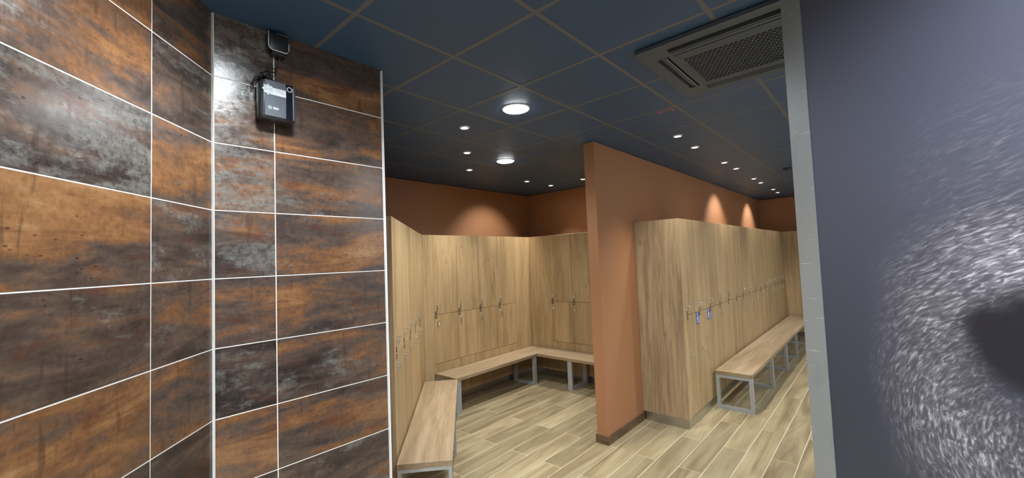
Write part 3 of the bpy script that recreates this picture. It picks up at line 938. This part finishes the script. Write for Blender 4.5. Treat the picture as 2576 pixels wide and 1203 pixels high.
MB().ring_y(0.045, 0.066, 0.0095, 0.0125, yf - 0.0016, yf + 0.001, 28).obj('indicator_ring', 'mark', dv)
lb = MB().box(-0.040, 0.029, yf - 0.0006, yf, 0.022, 0.056).obj('sticker', 'label', dv)
stt = MB()
def sq(a, r):
    return [(r * math.cos(math.radians(a + 90 * i)), r * math.sin(math.radians(a + 90 * i))) for i in range(4)]
stt.prism_y([(-0.050 + x, 0.043 + z) for x, z in sq(0, 0.0265)], yf - 0.0012, yf - 0.0006)
stt.prism_y([(-0.050 + x, 0.043 + z) for x, z in sq(45, 0.0265)], yf - 0.0013, yf - 0.0006)
stt.obj('star_sticker', 'label', dv)
so = MB()
def zstrip(p, q, wd, y0, mb_):
    d = Vector((q[0] - p[0], 0, q[1] - p[1])).normalized(); e = Vector((-d.z, 0, d.x)) * wd / 2
    P, Q = Vector((p[0], 0, p[1])), Vector((q[0], 0, q[1]))
    mb_.prism_y([(v.x, v.z) for v in (P - e, Q - e, Q + e, P + e)], y0 - 0.0004, y0)
for a in (0, 45):
    c4 = [(-0.050 + x, 0.043 + z) for x, z in sq(a, 0.0225)]
    for i in range(4):
        zstrip(c4[i], c4[(i + 1) % 4], 0.0008, yf - 0.0013, so)
so.obj('star_outline', 'ink', dv)
tm = text_mesh('SMAS', 0.0125, 'sticker_text'); tm.materials.append(MAT['ink'])
o = link('sticker_text', tm, dv, (-0.0495, yf - 0.0016, 0.043)); o.rotation_euler = (math.pi / 2, 0, 0)
so = MB()
for z, a, b in ((0.049, -0.018, 0.022), (0.045, -0.014, 0.016), (0.040, -0.014, 0.024), (0.035, 0.002, 0.022)):
    zstrip((a, z), (b, z), 0.0011, yf - 0.0006, so)
so.obj('sticker_lines', 'ink', dv)
so = MB(); so.prism_y([(0.000, 0.025), (0.028, 0.0225), (0.028, 0.033), (0.016, 0.033)], yf - 0.0009, yf - 0.0006)
so.obj('sticker_patch', 'pink', dv)
so = MB().ring_y(-0.042, -0.041, 0.0058, 0.0078, yf - 0.0006, yf, 24)
for z, a, b in ((-0.039, -0.046, -0.038), (-0.043, -0.046, -0.038)): zstrip((a, z), (b, z), 0.0011, yf, so)
for z, a, b in ((-0.0375, -0.029, -0.008), (-0.0415, -0.029, -0.002), (-0.0455, -0.029, -0.006)): zstrip((a, z), (b, z), 0.0022, yf, so)
so.obj('printed_mark', 'mark', dv)

# cable bundle and lead above the dispenser
pts = []
cb = MB()
def spline(P, k=5):
    P = [Vector(p) for p in P]; out = []
    for i in range(len(P) - 1):
        a, b, c, d = P[max(i - 1, 0)], P[i], P[i + 1], P[min(i + 2, len(P) - 1)]
        for j in range(k):
            t = j / k
            out.append(0.5 * ((2 * b) + (c - a) * t + (2 * a - 5 * b + 4 * c - d) * t * t + (3 * b - a - 3 * c + d) * t ** 3))
    return out + [P[-1]]
rng = random.Random(3)
def P(y, z, off): return (FX + off, y, z)
cb.tube(spline([P(0.772, 2.93, 0.02), P(0.764, 2.89, 0.012), P(0.757, 2.86, 0.010), P(0.748, 2.835, 0.014), P(0.722, 2.827, 0.02), P(0.705, 2.826, 0.025), P(0.700, 2.81, 0.03)]), 0.0028, 6)
cb.tube(spline([P(0.700, 2.812, 0.03), P(0.725, 2.806, 0.03), P(0.742, 2.812, 0.016), P(0.750, 2.83, 0.008)]), 0.0026, 6)
cb.tube(spline([P(0.690, 2.795, 0.028), P(0.670, 2.780, 0.030), P(0.648, 2.755, 0.025), P(0.644, 2.73, 0.016), P(0.648, 2.705, 0.010)]), 0.0035, 6)
for k in range(5):
    cy, cz = 0.694, 2.786 - 0.004 * k
    ring = []
    for q in range(13):
        a = 2 * math.pi * q / 12
        ring.append((FX + 0.030 + 0.016 * math.sin(a) + 0.002 * k, cy + 0.020 * math.cos(a + 0.25 * k), cz + 0.006 * math.sin(2 * a + k)))
    cb.tube(ring, 0.0045, 6)
cb.tube(spline([P(0.71, 2.772, 0.035), P(0.735, 2.760, 0.030), P(0.757, 2.757, 0.022), P(0.768, 2.760, 0.012)]), 0.004, 6)
cbo = cb.obj('power_cable', 'black', None, smooth=True)
tag(cbo, 'coiled black power lead lying on top of the wall dispenser', 'cable')
# black socket box with a bright rim just under the ceiling
sk = thing('socket_box', (FX, 0.752, 2.958), RZ_X, 'black square socket box with pale rim just under the ceiling', 'socket')
MB().box(-0.046, 0.046, -0.040, 0, -0.044, 0.046).obj('box', 'black', sk, bevel=0.010, seg=3, smooth=True)
rm = MB()
rp = [(-0.046, 0.046), (-0.046, -0.026), (-0.041, -0.037), (-0.030, -0.043), (0.030, -0.043), (0.041, -0.037), (0.046, -0.026), (0.046, 0.010)]
rm.tube([(x, -0.040, z) for x, z in rp], 0.0030, 6)
rm.obj('rim', 'mark', sk, smooth=True)
MB().box(-0.012, 0.044, -0.045, -0.039, 0.040, 0.046).obj('hinge_strip', 'gunm', sk)
MB().box(-0.030, 0.034, -0.036, 0.0, -0.062, -0.044).obj('plug', 'black', sk, bevel=0.005, seg=2)
print('planks', n_pl, 'ceiling tiles', cnt)
